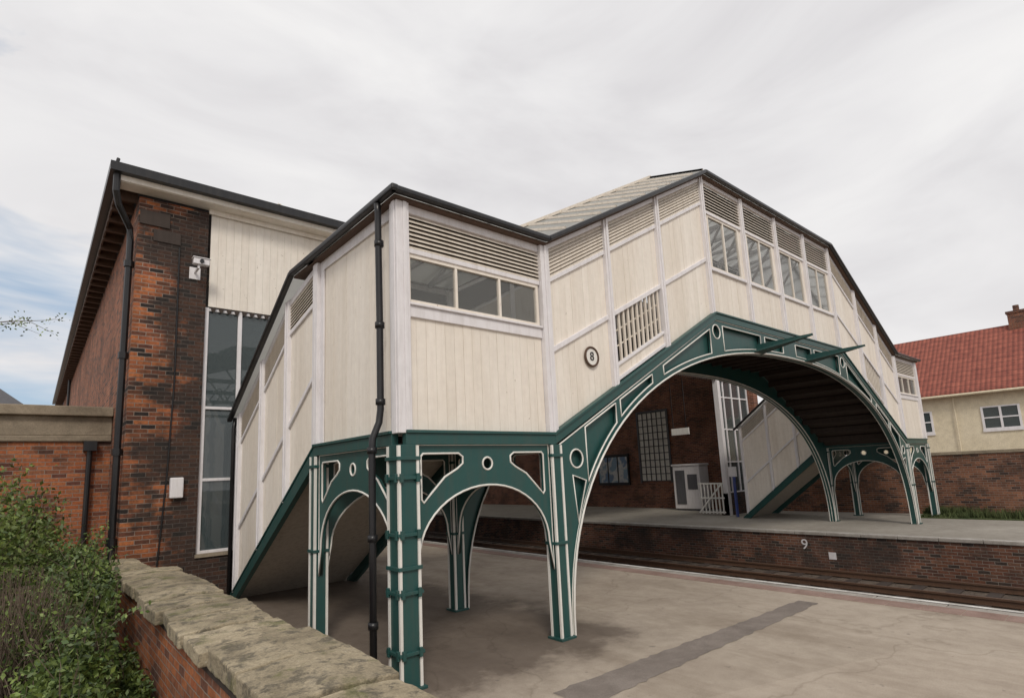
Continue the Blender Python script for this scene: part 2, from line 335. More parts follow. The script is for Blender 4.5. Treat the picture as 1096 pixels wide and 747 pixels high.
deck.done('deck_boards',DARKWOOD,FB)
for xo in (0,XI):
    ye=YF if xo==0 else fy(YF)
    soff.hexa([(xo+.05,W2,ZB-.14),(xo+W1-.05,W2,ZB-.14),(xo+W1-.05,W2,ZB-.04),(xo+.05,W2,ZB-.04)],[(xo+.05,ye,-.0),(xo+W1-.05,ye,-.0),(xo+W1-.05,ye+.1,.0),(xo+.05,ye+.1,.0)])
soff.done('stair_soffit',SOFFIT,FB)
st=MB(); wt=MB()
for M in (Mf,Mr):
    for a,b in ((0,W1),(W1,XA),(XA,XB),(XB,XI),(XI,XT)):
        z0=B(a+.0);z1=B(b)
        st.slab(M,[(a,z0-.13),(b,z1-.13),(b,z1),(a,z0)],.0,.085)
        wt.slab(M,[(a,z0),(b,z1),(b,z1+.035),(a,z0+.035)],.0,.11)
for M in SM:
    st.slab(M,[(.09,ZB-.13),(W2,ZB-.13),(W2,ZB),(.09,ZB)],0.001,.085); wt.slab(M,[(.09,ZB),(W2,ZB),(W2,ZB+.035),(.09,ZB+.035)],0.001,.11)
    st.slab(M,[(W2,ZB-.24),(YF-.30,0),(YF,0),(W2,ZB)],0.001,.075)
    wt.slab(M,[(W2,ZB),(YF,0),(YF,.035),(W2,ZB+.035)],0.001,.09)
    wt.slab(M,[(W2,ZB-.26),(YF-.34,0),(YF-.31,0),(W2,ZB-.235)],0.001,.09)
st.done('strings',GREEN,FB,.004); wt.done('string_capping',GREEN,FB,.004)
AW=7.85
def ZI(x):
    d=abs(x-XC)/AW
    return 4.52*max(0,1-d**2.3)**(1/2.3) if d<1 else 0
def archouter():
    P=[(W1+.10,0),(W1+.10,ZB-.13)]
    P+=[(XA,ZD-.13),(XB,ZD-.13),(XI-.10,ZB-.13),(XI-.10,0)]
    n=64
    for i in range(n+1):
        t=pi*i/n; c=cos(t); s_=sin(t)
        P.append((XC+AW*(abs(c)**(2/2.3))*(1 if c>0 else -1),4.52*(s_**(2/2.3) if s_>0 else 0)))
    return P
holes=[]
def seg(a,b,mt=.035,tp=.09,bt=.09):
    n=14; top=[];bot=[]
    for i in range(n+1):
        x=a+(b-a)*i/n; t=B(x)-.13-tp; z=ZI(x)+bt
        if t-z>mt: top.append((x,t)); bot.append((x,z))
    if len(top)>2: holes.append(bot+top[::-1])
segs=[(2.98,3.72),(3.84,4.75),(5.1,6.78),(7.28,8.9),(9.1,10.0)]
for a,b in segs: seg(a,b); seg(XT-b,XT-a)
for cx,cz,r in ((2.76,2.33,.13),(7.03,4.74,.14)):
    for q in (cx,XT-cx): holes.append(circ(q,cz,r))
for sg in (1,-1):
    f=lambda x: x if sg>0 else XT-x
    holes.append([(f(2.66),2.1),(f(2.93),2.02),(f(2.72),1.45)])
ao=archouter()
for y,M4,sg in ((0,MY(-.03),1),(W2,MY(W2+.03),1)):
    plate('arch_rib',ao,holes,M4,.05,FB)
    # web set back behind the pierced face plate
    curve_mesh('arch_web',[[(x,z+.02 if i>5 else z-.01) for i,(x,z) in enumerate(ao)]],MY(y+.035 if y==0 else y-.035),GREEN,FB,ext=.006)
fl=MB(); fe=MB()
for y in (0,W2):
    pts=ao[6:]
    for (x0,z0),(x1,z1) in zip(pts,pts[1:]):
        fl.hexa([(x0,y-.09,z0-.003),(x0,y+.09,z0-.003),(x0,y+.09,z0+.02),(x0,y-.09,z0+.02)],[(x1,y-.09,z1-.003),(x1,y+.09,z1-.003),(x1,y+.09,z1+.02),(x1,y-.09,z1+.02)])
    for yy in (y-.09,y+.09): fe.tube([(x,yy,z+.008) for x,z in pts],.015,6)
fl.done('arch_flanges',GREEN,FB); fe.done('arch_flange_edges',PIPING,FB)
def bracket(L,M4,name='arcade_bracket'):
    a0,a1=.11,L-.11; c=L/2; rx=(a1-a0)/2-.06; zc=1.28; rz=.76
    P=[(a0,ZB-.13),(a1,ZB-.13),(a1,.9)]
    P+=[(c+rx*cos(t),zc+rz*sin(t)) for t in [pi*i/24 for i in range(25)]]+[(a0,.9)]
    H=[]
    for s_ in (1,-1):
        g=lambda q:c+s_*(q-c)
        H.append([(g(x),z) for x,z in ((a0+.10,2.40),(a0+.13,2.43),(a0+.62,2.43),(a0+.68,2.39),(a0+.68,2.31),(a0+.60,2.25),(a0+.42,2.16),(a0+.24,1.99),(a0+.13,1.88),(a0+.10,1.92))])
    H.append(circ(c,2.30,.075))
    plate(name,P,H,M4,.05,FB)
for x0 in (0,XI):
    for y in (-.0,W2): bracket(W1,MY(y-.01)@Matrix.Translation((x0,0,0)))
for x0 in (0,W1,XI,XT): bracket(W2,MX(x0-.01))
col=MB(); ct=MB()
def column(x,y,h=.085):
    col.box(x-h,x+h,y-h,y+h,0.02,ZB-.13)
    col.box(x-h-.05,x+h+.05,y-h-.05,y+h+.05,0,.03)
    for sx in(-1,1):
        for sy in(-1,1): ct.box(x+sx*h-.016,x+sx*h+.016,y+sy*h-.016,y+sy*h+.016,.03,ZB-.14)
    col.box(x-h-.03,x+h+.03,y-h-.03,y+h+.03,2.36,2.40); col.box(x-h-.03,x+h+.03,y-h-.03,y+h+.03,1.2,1.24)
for x in (W1,XI,XT): column(x,0)
for x in (0,W1,XI,XT): column(x,W2)
column(0,0,.115)
for z in (.35,.95,1.55,2.15):
    col.box(-.15,.15,-.15,.15,z,z+.035)
    for a in(-.1,.1): col.box(-.16,-.13,a-.02,a+.02,z-.03,z+.065); col.box(a-.02,a+.02,-.16,-.13,z-.03,z+.065)
col.done('columns',GREEN,FB,.004); ct.done('column_edges',PIPING,FB)
bl=MB()
for x,y0,y1 in ((8.65,-.06,-1.22),(11.25,-.06,-1.35),(8.7,2.25,.9)):
    bl.hexa([(x-.22,y0,ZI(x)+.0),(x+.22,y0,ZI(x)+.0),(x+.22,y0,ZI(x)+.035),(x-.22,y0,ZI(x)+.035)],[(x-.02,y1,ZI(x)+.16),(x+.02,y1,ZI(x)+.16),(x+.02,y1,ZI(x)+.185),(x-.02,y1,ZI(x)+.185)])
    bl.hexa([(x-.012,y0,ZI(x)+.03),(x+.012,y0,ZI(x)+.03),(x+.012,y0,ZI(x)+.20),(x-.012,y0,ZI(x)+.20)],[(x-.012,y1,ZI(x)+.16),(x+.012,y1,ZI(x)+.16),(x+.012,y1,ZI(x)+.2),(x-.012,y1,ZI(x)+.2)])
bl.done('projecting_brackets',GREEN,FB)
rf=MB(); bars=MB(); gut=MB(); rg=.42; ov=.13; YC=W2/2
xs=[-ov,W1,XA,XB,XI,XT+ov]
for a,b in zip(xs,xs[1:]):
    ea,eb=E(max(a,0)) if a<XC else E(min(a,XT)),E(min(b,XT)) if b>XC else E(max(b,0))
    ra,rb=a,b
    if a<0: ra=1.0
    if b>XT: rb=XT-1.0
    for y in (-ov,W2+ov):
        rf.hexa([(a,y,ea),(b,y,eb),(rb,YC,eb+rg),(ra,YC,ea+rg)],[(a,y,ea+.03),(b,y,eb+.03),(rb,YC,eb+rg+.03),(ra,YC,ea+rg+.03)])
        n=max(2,int((b-a)/.42))
        for i in range(n+1):
            k=i/n; bars.beam((a+(b-a)*k,y,ea+(eb-ea)*k+.045),(ra+(rb-ra)*k,YC,ea+(eb-ea)*k+rg+.045),.035,.04)
    bars.beam((ra,YC,ea+rg+.05),(rb,YC,eb+rg+.05),.14,.05)
for xo,xe in ((0,-ov),(XT,XT+ov)):
    rx=1.0 if xo==0 else XT-1.0
    rf.hexa([(xe,-ov,5.486),(xe,W2+ov,5.486),(rx,YC,5.486+rg)],[(xe,-ov,5.516),(xe,W2+ov,5.516),(rx,YC,5.516+rg)])
    xl,xr=(-ov,W1+ov) if xo==0 else (XI-ov,XT+ov); xm=(xl+xr)/2; g_=(lambda y:y) if xo==0 else fy
    ys=[1.2,3.15,6.6]
    for a,b in zip(ys,ys[1:]):
        for x in (xl,xr):
            rf.hexa([(x,g_(a),ES(a)),(x,g_(b),ES(b)),(xm,g_(b),ES(b)+rg),(xm,g_(a),ES(a)+rg)],[(x,g_(a),ES(a)+.03),(x,g_(b),ES(b)+.03),(xm,g_(b),ES(b)+rg+.03),(xm,g_(a),ES(a)+rg+.03)])
rf.done('roof_glazing',RGLZ,FB); bars.done('glazing_bars',LOUV,FB)
def eave(path,out):
    for p,q in zip(path,path[1:]):
        gut.beam(Vector(p)+Vector(out)*.04+Vector((0,0,-.015)),Vector(q)+Vector(out)*.04+Vector((0,0,-.015)),.095,.075)
for y,o in ((-ov,(0,-1,0)),(W2+ov,(0,1,0))):
    P=[(x,y,E(min(max(x,0),XT))) for x in (-ov-.08,W1,XA,XB,XI,XT+ov+.08)]; eave(P,o)
for x,o in ((-ov,(-1,0,0)),(XT+ov,(1,0,0)),(XI-ov,(-1,0,0)),(W1+ov,(1,0,0))):
    y0=-ov-.1 if x in(-ov,XT+ov) else W2+.1
    g_=(lambda y:y) if x<5 else fy
    eave([(x,y0,5.486),(x,g_(3.15),5.486),(x,g_(6.6),ES(6.6))],o)
gut.done('gutters',BLACK,FB,.02)
sf=MB()
for a,b in zip(xs,xs[1:]):
    for y0,y1 in ((-ov,.06),(W2-.06,W2+ov)):
        ea=E(min(max(a,0),XT));eb=E(min(max(b,0),XT))
        sf.hexa([(a,y0,ea-.085),(a,y1,ea-.085),(a,y1,ea-.055),(a,y0,ea-.055)],[(b,y0,eb-.085),(b,y1,eb-.085),(b,y1,eb-.055),(b,y0,eb-.055)])
for x0,x1 in ((-ov,.06),(XT-.06,XT+ov)):
    sf.box(x0,x1,.062,3.15,5.40,5.43)
sf.done('eaves_soffit',BROWN,FB)
rt=MB()
for xx in (.5,1.2,1.9): rt.beam((xx,0,5.40),(xx,YC,5.80),.05,.07); rt.beam((xx,W2,5.40),(xx,YC,5.80),.05,.07); rt.beam((xx,0,5.42),(xx,W2,5.42),.05,.07)
for i in range(9):
    xx=XA+(XB-XA)*i/8; rt.beam((xx,0,8.02),(xx,YC,8.42),.05,.07); rt.beam((xx,W2,8.02),(xx,YC,8.42),.05,.07); rt.beam((xx,0,8.0),(xx,W2,8.0),.05,.07)
    if i<8: rt.beam((xx,.25,7.9),(xx+.8,W2-.25,6.2),.04,.05)
rt.done('rafters',WHITE,FB)
dp=MB()
dp.tube([(-.19,.18,5.42),(-.17,.20,5.32),(-.16,.22,5.15),(-.15,.22,4.0),(-.15,.22,2.95),(-.17,.22,2.8),(-.25,.22,2.62),(-.26,.22,2.5),(-.26,.22,1.4),(-.26,.22,0)],.040)
for z in (4.9,3.9,3.0,2.45,1.5,.6):
    X=-.15 if z>2.9 else -.26
    dp.tube([(X,.22,z),(X,.22,z+.07)],.056)
dp.tube([(-.08,6.5,3.5),(-.10,6.52,3.3),(-.10,6.52,0)],.04)
dp.done('rainwater_pipes',BLACK,FB,0,True)
t=MB(); t.tube([(3.27,-.012,3.86),(3.27,-.03,3.86)],.145,28); t.done('number_plate_disc',PIPING,FB)
bpy.ops.mesh.primitive_torus_add(major_radius=.145,minor_radius=.018,major_segments=36,minor_segments=8,location=(3.27,-.03,3.86),rotation=(pi/2,0,0))
o=bpy.context.object; o.name='number_plate_rim'; o.data.materials.append(BROWN); o.parent=FB
def text(body,size,loc,rot,mat,parent,name):
    c=bpy.data.curves.new(name,'FONT'); c.body=body; c.size=size; c.extrude=.004; c.align_x='CENTER'; c.align_y='CENTER'
    o=bpy.data.objects.new(name,c); S.collection.objects.link(o); bpy.context.view_layer.update()
    me=bpy.data.meshes.new_from_object(o.evaluated_get(bpy.context.evaluated_depsgraph_get())); bpy.data.objects.remove(o)
    o=link(name,me,mat,parent); o.location=loc; o.rotation_euler=rot
text('8',.19,(3.27,-.036,3.86),(pi/2,0,0),BLACK,FB,'number_plate_digit')
# ---------------------------------------------------------------- ground, platforms, track
g=MB(); g.quad((-400,-400,-1.06),(400,-400,-1.06),(400,400,-1.06),(-400,400,-1.06)); o=g.done('ground',BALL,None)
PL=emp('station_platform'); XE=7.29
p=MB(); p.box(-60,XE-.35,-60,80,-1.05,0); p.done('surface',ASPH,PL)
p=MB(); p.box(XE-.349,XE-.04,-60,80,-1.05,-.07); p.done('face_wall',BRP,PL)
p=MB()
y=-40
while y<60:
    p.box(XE-.34,XE,y,y+.89,-.065,.002+random.uniform(0,.004)); y+=.9
p.done('coping',COPE,PL,.012)
p=MB()
y=-20
while y<30: p.box(XE-.70,XE-.352,y,y+.44,-.01,.004+random.uniform(0,.004)); y+=.45
p.done('edge_paving',PINK,PL,.004)
p=MB(); p.quad((XE-.16,-60,.0115),(XE-.06,-60,.0115),(XE-.06,60,.0115),(XE-.16,60,.0115)); p.done('white_line',WLINE,PL)
p=MB(); rr=random.Random(8); top=[];bt=[]
for i in range(61):
    x=.95+5.2*i/60; j=lambda:rr.uniform(-.02,.02)
    top.append((x,-1.2-.22*i/60+j(),.004)); bt.append((x,-1.68-.03*i/60+j(),.004))
p.quad(*bt,*top[::-1]); p.done('asphalt_repair_strip',ASPHD,PL)
p=MB(); p.quad((-8,-12,.004),(-2.03,-12,.004),(-2.03,8.9,.004),(-8,8.9,.004)); p.done('soil',SOIL,None)
PF=emp('station_platform'); XF=14.85
p=MB(); p.box(XF+.35,70,-60,80,-1.05,0.0); p.done('surface',ASPHF,PF)
p=MB(); p.box(XF+.05,XF+.349,-60,80,-1.05,-.08); p.done('face_wall',BRP,PF)
p=MB(); y=-40
while y<60:
    p.box(XF,XF+.4,y,y+.89,-.078,.004+random.uniform(0,.004)); y+=.9
p.done('coping',COPE,PF,.012)
p=MB(); p.quad((XF+.05,-60,.0125),(XF+.12,-60,.0125),(XF+.12,60,.0125),(XF+.05,60,.0125)); p.done('white_line',WLINE,PF)
for c in (9.2,12.75):
    TR=emp('railway_track'); r=MB(); s_=MB()
    for k in (-.7175,.7175):
        r.box(c+k-.035,c+k+.035,-60,80,-.83,-.79); r.box(c+k-.01,c+k+.01,-60,80,-.92,-.83); r.box(c+k-.07,c+k+.07,-60,80,-.94,-.92)
    y=-30
    while y<60: s_.box(c-1.25,c+1.25,y,y+.25,-1.05,-.94); y+=.7
    r.done('rails',RUST,TR); s_.done('sleepers',DARKWOOD,TR)
    b_=MB(); b_.hexa([(c-1.75,-60,-1.055),(c+1.75,-60,-1.055),(c+1.35,-60,-.965),(c-1.35,-60,-.965)],[(c-1.75,80,-1.055),(c+1.75,80,-1.055),(c+1.35,80,-.965),(c-1.35,80,-.965)]); b_.done('ballast_bed',BALL,TR)
# ---------------------------------------------------------------- train shed / station building
TS=emp('brick_train_shed'); YW=6.7; YEND=42
p=MB(); p.box(-1.88,-.66,YW,YW+.5,0,7.80); p.box(-.66,.9,YW,YW+.35,0,.84); p.box(19.2,22,YW,YW+.35,0,.9); p.box(-1.93,-.62,YW-.05,YW-.001,0,.5); p.done('end_wall',BRX,TS)
p=MB(); p.box(-1.881,-1.5,YW+.501,YEND,0,7.80); p.done('side_wall',BRY,TS)
p=MB(); p.box(22,22.4,YW-.2,YEND,0,7.6); p.done('far_side_wall',BRI,TS)
p=MB(); p.box(-.68,.95,YW-.04,YW+.38,.84,.90); p.done('stone_dressings',MASON,TS)
p=MB(); p.box(-1.62,-1.15,YW-.02,YW-.001,6.95,7.2); p.box(-1.86,-1.35,YW-.03,YW-.001,7.25,7.55);p.done('sooty_stone_blocks',DARKWOOD,TS,.01)
v=MB(); Mv=lambda s,d,z:(s,YW+.05-d,z)
groove=MB(); boards(Mv,-.6,21.9,lambda x:5.80,lambda x:7.80,.15,0,v); groove.done('valance_backing',GROOVE,TS)
v.done('valance_boards',CREAM,TS)
v=MB(); x=-.58
while x<21.8:
    v.hexa([(x+.02,YW+.03,5.795),(x+.13,YW+.03,5.795),(x+.11,YW+.03,5.72),(x+.075,YW+.03,5.68),(x+.04,YW+.03,5.72)],[(x+.02,YW+.05,5.795),(x+.13,YW+.05,5.795),(x+.11,YW+.05,5.72),(x+.075,YW+.05,5.68),(x+.04,YW+.05,5.72)]); x+=.15
v.done('valance_scallops',DARKWOOD,TS)
fr=MB(); gl=MB()
def screen(xs_,z0,z1,zs,thin=()):
    a,b=xs_[0],xs_[-1]
    for c in xs_: fr.box(c-.04,c+.04,YW+.06,YW+.16,z0,z1)
    for z in zs: fr.box(a,b,YW+.065,YW+.155,z-.028,z+.028)
    gl.box(a,b,YW+.10,YW+.11,z0,z1)
screen((-.62,.02,.76,1.5),.9,5.78,(.93,2.3,3.72,5.74)); screen((19.3,19.8,20.5,21.2,21.9),.9,5.78,(.93,2.2,3.6,5.0))
fr.box(19.2,19.42,YW-.02,YW+.2,0,5.78); fr.done('screen_frame',WHITE,TS,.004); gl.done('screen_glass',SGLASS,TS)
r=MB(); X0,X1=-2.30,22.5; ZE=8.02; Y0=6.35; pit=.30; XM=(X0+X1)/2; hr=(XM-X0)*pit; YR=Y0+(XM-X0)
def rp(*P): r.hexa(P,[(a,b,c+.12) for a,b,c in P])
rp((X0,Y0,ZE),(X1,Y0,ZE),(XM,YR,ZE+hr)); rp((X0,Y0,ZE),(XM,YR,ZE+hr),(XM,YEND,ZE+hr),(X0,YEND,ZE)); r.done('slate_roof',SLATE,TS)
r=MB(); rp((X1,Y0,ZE),(XM,YR,ZE+hr),(XM,YEND,ZE+hr),(X1,YEND,ZE)); r.done('roof_with_added_glazing',RGLZ,TS)  # glazing added on this slope to let daylight into the shed
gt=MB(); gt.box(X0-.1,X1,Y0-.1,Y0+.04,ZE-.02,ZE+.15); gt.box(X0-.1,X0+.04,Y0+.041,YEND,ZE-.02,ZE+.15)
gt.tube([(X0+.02,Y0+.05,ZE),(X0+.02,Y0+.07,ZE-.35),(X0+.08,Y0+.2,ZE-.55),(-1.99,Y0+.52,ZE-.85),(-1.97,Y0+.55,ZE-1.1),(-1.97,Y0+.55,0)],.06)
for z in (6.4,4.6,2.8,1.2): gt.tube([(-1.97,Y0+.55,z),(-1.97,Y0+.55,z+.12)],.085)
gt.tube([(-1.97,30,ZE),(-1.97,30,0)],.06); gt.tube([(X0,Y0,ZE+.15),(X0+.02,Y0,ZE+.26)],.03)
gt.done('gutters_and_downpipes',BLACK,TS)
ff=MB(); ff.box(X0+.05,X1,Y0+.045,Y0+.08,ZE-.13,ZE-.021); ff.box(X0+.05,X1,Y0+.081,YW+.06,ZE-.14,ZE-.11); ff.box(-.66,X1,YW-.02,YW+.03,7.78,ZE-.141); ff.done('fascia',CREAM,TS)
ff=MB(); ff.box(X0+.045,-1.9,Y0+.3,YEND,ZE-.08,ZE-.04)
y=Y0+.6
while y<YEND-.5: ff.box(X0+.05,-1.88,y,y+.09,ZE-.24,ZE-.08); y+=.6
ff.box(X0+.046,X0+.08,Y0+.081,YEND,ZE-.18,ZE-.081)
ff.done('eaves_brackets',BROWN,TS)
tt=MB()
for y in range(9,42,4):
    tt.box(-1.5,22,y,y+.12,7.3,7.5)
    for x in range(0,22,3):
        tt.beam((x,y+.06,7.4),(x+1.5,y+.06,7.4+2.2),.08,.08,(0,1,0)); tt.beam((x+1.5,y+.06,9.6),(x+3,y+.06,7.4),.08,.08,(0,1,0))
tt.done('roof_trusses',CREAM,TS)
lw=MB(); lw.box(21.97,21.99,11.2,13.0,1.4,5.0); lw.done('lattice_window_panes',PIPING,TS)
lw=MB()
for i in range(7): lw.box(21.93,21.965,11.2+i*.3-.022,11.2+i*.3+.022,1.4,5.0)
for i in range(11): lw.box(21.935,21.96,11.2,13.0,1.4+i*.36-.02,1.4+i*.36+.02)
lw.box(21.92,21.968,11.1,11.2,1.3,5.1); lw.box(21.92,21.968,13.0,13.1,1.3,5.1); lw.box(21.92,21.968,11.2,13.0,5.0,5.1)
lw.done('lattice_window_bars',SLATE,TS)
SC=emp('security_camera'); c_=MB(); c_.box(-.98,-.70,YW-.42,YW-.30,6.50,6.62); c_.box(-1.0,-.68,YW-.44,YW-.28,6.62,6.64); c_.box(-.9,-.86,YW-.32,YW,6.42,6.46); c_.box(-.90,-.86,YW-.38,YW-.32,6.42,6.5); c_.box(-.98,-.78,YW-.03,YW-.001,6.3,6.55); c_.done('housing_and_arm',WHITE,SC,.01)
c_=MB(); c_.tube([(-.84,YW-.425,6.56),(-.84,YW-.45,6.56)],.04); c_.done('lens',BLACK,SC)
JB=emp('junction_box'); c_=MB(); c_.box(-1.15,-.93,YW-.12,YW-.001,1.98,2.36); c_.done('box',WHITE,JB,.02); c_=MB(); c_.tube([(-1.17,YW-.02,6.9),(-1.15,YW-.02,4.2),(-1.2,YW-.02,2.4),(-1.3,YW-.02,.55)],.014,6); c_.done('cable',BLACK,JB)
# ---------------------------------------------------------------- far platform objects
NB=emp('notice_board'); c_=MB(); c_.box(21.9,21.98,13.8,16.0,1.2,2.9); c_.done('frame',BLACK,NB)
mb,nt,b=newmat('poster_print'); f=noise(nt,pos(nt),1.6,2); nt.links.new(ramp(nt,f,[(.4,(.16,.24,.36)),(.5,(.6,.6,.58)),(.6,(.22,.32,.42))]),b.inputs['Base Color']); b.inputs['Roughness'].default_value=.3
c_=MB()
for a in (13.9,14.6,15.3): c_.box(21.88,21.899,a,a+.6,1.35,2.75)
c_.done('posters',mb,NB)
KI=emp('ticket_kiosk'); c_=MB(); c_.box(20.9,21.7,8.95,10.4,.08,2.1); c_.box(20.85,21.72,8.9,10.45,2.1,2.2); c_.done('cabinet',WHITE,KI,.03)
c_=MB(); c_.box(20.87,20.899,9.1,9.6,1.0,1.7); c_.box(20.87,20.899,9.75,10.25,.3,1.9); c_.box(20.95,21.6,9.0,10.35,0,.08); c_.done('screen_and_door',SLATE,KI)
GA=emp('white_gate'); c_=MB()
for i in range(7): c_.box(18.85,18.9,6.75+i*.16,6.79+i*.16,.08,1.35)
for z in (.12,.7,1.3): c_.box(18.84,18.91,6.7,7.85,z,z+.06)
c_.beam((18.8,7.85,.12),(18.8,6.75,1.3),.03,.06)
c_.done('pickets_and_rails',PIPING,GA)
BP=emp('signpost'); c_=MB(); c_.tube([(18.7,6.1,0),(18.7,6.1,1.6)],.06)
mbl=paint('blue_paint',(.03,.06,.25)); c_.done('post',mbl,BP); c_=MB(); c_.box(18.66,18.7,5.95,6.3,1.6,2.0); c_.done('panel',WHITE,BP)
HS=emp('hanging_sign'); c_=MB(); c_.box(17.0,17.05,6.9,7.7,3.38,3.65); c_.done('panel',PIPING,HS); c_=MB(); c_.box(17.015,17.035,7.0,7.03,3.65,5.7); c_.box(17.015,17.035,7.6,7.63,3.65,5.7); c_.done('hangers',BLACK,HS)
PN=emp('platform_number_sign'); text('9',.42,(XF+.045,2.05,-.38),(pi/2,0,-pi/2),WHITE,PN,'digit')
c_=MB(); c_.box(XF+.035,XF+.049,1.2,1.4,-.75,-.55); c_.done('plate',WHITE,PN)
# ---------------------------------------------------------------- right: wall, house
BW=emp('brick_boundary_wall'); p=MB(); p.box(22,22.35,-60,YW-.21,0,2.1); p.done('wall',BRB,BW)
p=MB(); p.box(21.96,22.4,-60,YW-.21,2.1,2.2); p.done('coping',MASON,BW)
p=MB()
p.box(20.3,21.99,-60,.4,0,.04)
for k in range(9000):
    x=20.35+1.6*rng.random(); y=.35-9*rng.random()**1.5; h=rng.uniform(.06,.28)*(.6+.8*(sin(x*3+y*2)>.2)); a=rng.uniform(0,pi); dx,dy=cos(a)*.02,sin(a)*.02
    p.quad((x-dx,y-dy,.03),(x+dx,y+dy,.03),(x+rng.normal()*.05,y+rng.normal()*.05,h))
p.done('grass_verge',GRASSM,None)
HO=emp('cream_rendered_house'); HX=32
p=MB(); p.box(HX,HX+7,-30,6,0,5.1); p.done('walls',CREAMR,HO)
m,nt,b=newmat('red_pantiles')
wv=N(nt,'ShaderNodeTexWave',bands_direction='Y'); wv.inputs['Scale'].default_value=1.6; wv.inputs['Distortion'].default_value=.3; nt.links.new(pos(nt),wv.inputs[0])
wz=N(nt,'ShaderNodeTexWave',bands_direction='X',wave_profile='SAW'); wz.inputs['Scale'].default_value=1.1; nt.links.new(pos(nt),wz.inputs[0])
f=noise(nt,pos(nt),3,5,.7); c=ramp(nt,f,[(.3,(.20,.05,.035)),(.7,(.38,.115,.075))]); c=mix(nt,c,ramp(nt,wz.outputs['Fac'],[(.0,(.55,.55,.55)),(.25,(1,1,1))]),1,'MULTIPLY'); c=mix(nt,c,ramp(nt,wv.outputs['Fac'],[(.0,(.65,.65,.65)),(.5,(1,1,1))]),1,'MULTIPLY')
nt.links.new(c,b.inputs['Base Color']); b.inputs['Roughness'].default_value=.8; bump(nt,b,wv.outputs['Fac'],.6,.05); RT=m
p=MB(); ZE2=4.95; ZR2=8.5
for xa in (HX-.35,HX+7.35):
    p.hexa([(xa,-30.3,ZE2),(xa,6.3,ZE2),(HX+3.5,6.3,ZR2),(HX+3.5,-30.3,ZR2)],[(xa,-30.3,ZE2+.15),(xa,6.3,ZE2+.15),(HX+3.5,6.3,ZR2+.15),(HX+3.5,-30.3,ZR2+.15)])
p.done('tiled_roof',RT,HO)
p=MB(); p.box(HX+3.1,HX+3.9,-1.75,-1.05,8.0,9.15); p.box(HX+3.05,HX+3.95,-1.8,-1.0,9.15,9.27); p.tube([(HX+3.5,-1.4,9.27),(HX+3.5,-1.4,9.6)],.13); p.done('chimney',BRI,HO)
p=MB(); q=MB()
for yc,zc,w,h in ((-.55,3.75,1.35,1.1),(2.6,3.75,.9,1.1),(-7.5,3.75,1.5,1.2),(-1.1,1.2,1.5,1.2)):
    p.box(HX-.06,HX-.001,yc-w/2-.06,yc+w/2+.06,zc-h/2-.12,zc-h/2-.0)
    for a in (-w/2,0,w/2): p.box(HX-.05,HX-.001,yc+a-.045,yc+a+.045,zc-h/2,zc+h/2)
    for a in (-h/2+.03,0,h/2-.03): p.box(HX-.045,HX-.002,yc-w/2,yc+w/2,zc+a-.03,zc+a+.03)
    q.box(HX-.02,HX-.003,yc-w/2,yc+w/2,zc-h/2,zc+h/2)
p.done('window_frames',WHITE,HO); q.done('window_panes',SGLASS,HO)
p=MB(); p.tube([(HX-.45,-30,4.97),(HX-.45,6.3,4.97)],.06); p.tube([(HX-.1,1.15,4.9),(HX-.1,1.15,0)],.03); p.done('gutter',CREAMR,HO)
# ---------------------------------------------------------------- left: annex, garden wall
AN=emp('brick_annex'); p=MB(); p.box(-14,-1.885,9,9.4,0,3.2); p.done('wall',BRXR,AN)
p=MB(); p.box(-14,-1.886,8.94,9.4,3.2,3.32); p.box(-14,-1.886,8.97,9.4,3.32,3.72); p.box(-14,-1.886,8.84,9.4,3.72,3.92); p.done('stone_parapet',MASON,AN,.02)
p=MB(); p.hexa([(-14,13,4.0),(-3.0,13,4.0),(-4.6,16,5.6),(-14,16,5.6)],[(-14,13,4.1),(-3.0,13,4.1),(-4.6,16,5.7),(-14,16,5.7)]); p.done('slate_roof',SLATE,AN)
p=MB(); p.tube([(-2.25,8.9,3.15),(-2.25,8.9,.0)],.05); p.box(-2.36,-2.14,8.78,8.999,3.0,3.2); p.done('downpipe',BLACK,AN)
GW=emp('garden_wall'); p=MB(); p.box(-2.02,-1.42,-12,4.75,-.5,.86); p.box(-2.02,-1.72,4.75,6.64,-.5,.86); p.done('brickwork',BRR,GW)
co_=MB(); y=-7.0; rr=random.Random(3)
while y<6.2:
    L=rr.uniform(.48,.82); e=y+L-.035
    far=y>4.4; R_=-1.34 if not far else -1.62; Lf=-2.10
    a=rr.uniform(-.035,.035); z=rr.uniform(-.02,.02); tw=rr.uniform(-.025,.025)
    A=[(Lf+a,y,.862),(R_+a,y,.862),(R_+a,y,.985+z),((Lf+R_)/2,y,1.012+z),(Lf+a,y,.985+z)]
    Bq=[(x_+tw,e,zz+(rr.uniform(-.01,.01) if zz>.9 else 0)) for x_,_,zz in A]
    co_.hexa(A,Bq); y+=L
o=co_.done('coping_stones',STONE,GW,.012)
sd=o.modifiers.new('s','SUBSURF'); sd.subdivision_type='SIMPLE'; sd.levels=sd.render_levels=4
tx=bpy.data.textures.new('stn','CLOUDS'); tx.noise_scale=.11; tx.noise_depth=3; dm=o.modifiers.new('d','DISPLACE'); dm.texture=tx; dm.strength=.022; dm.texture_coords='GLOBAL'; dm.mid_level=.5
p=MB(); p.box(-2.04,-1.40,-7,4.74,.80,.90); p.box(-2.04,-1.70,4.74,6.6,.80,.90); p.done('coping_joint_mortar',DARKWOOD,GW)
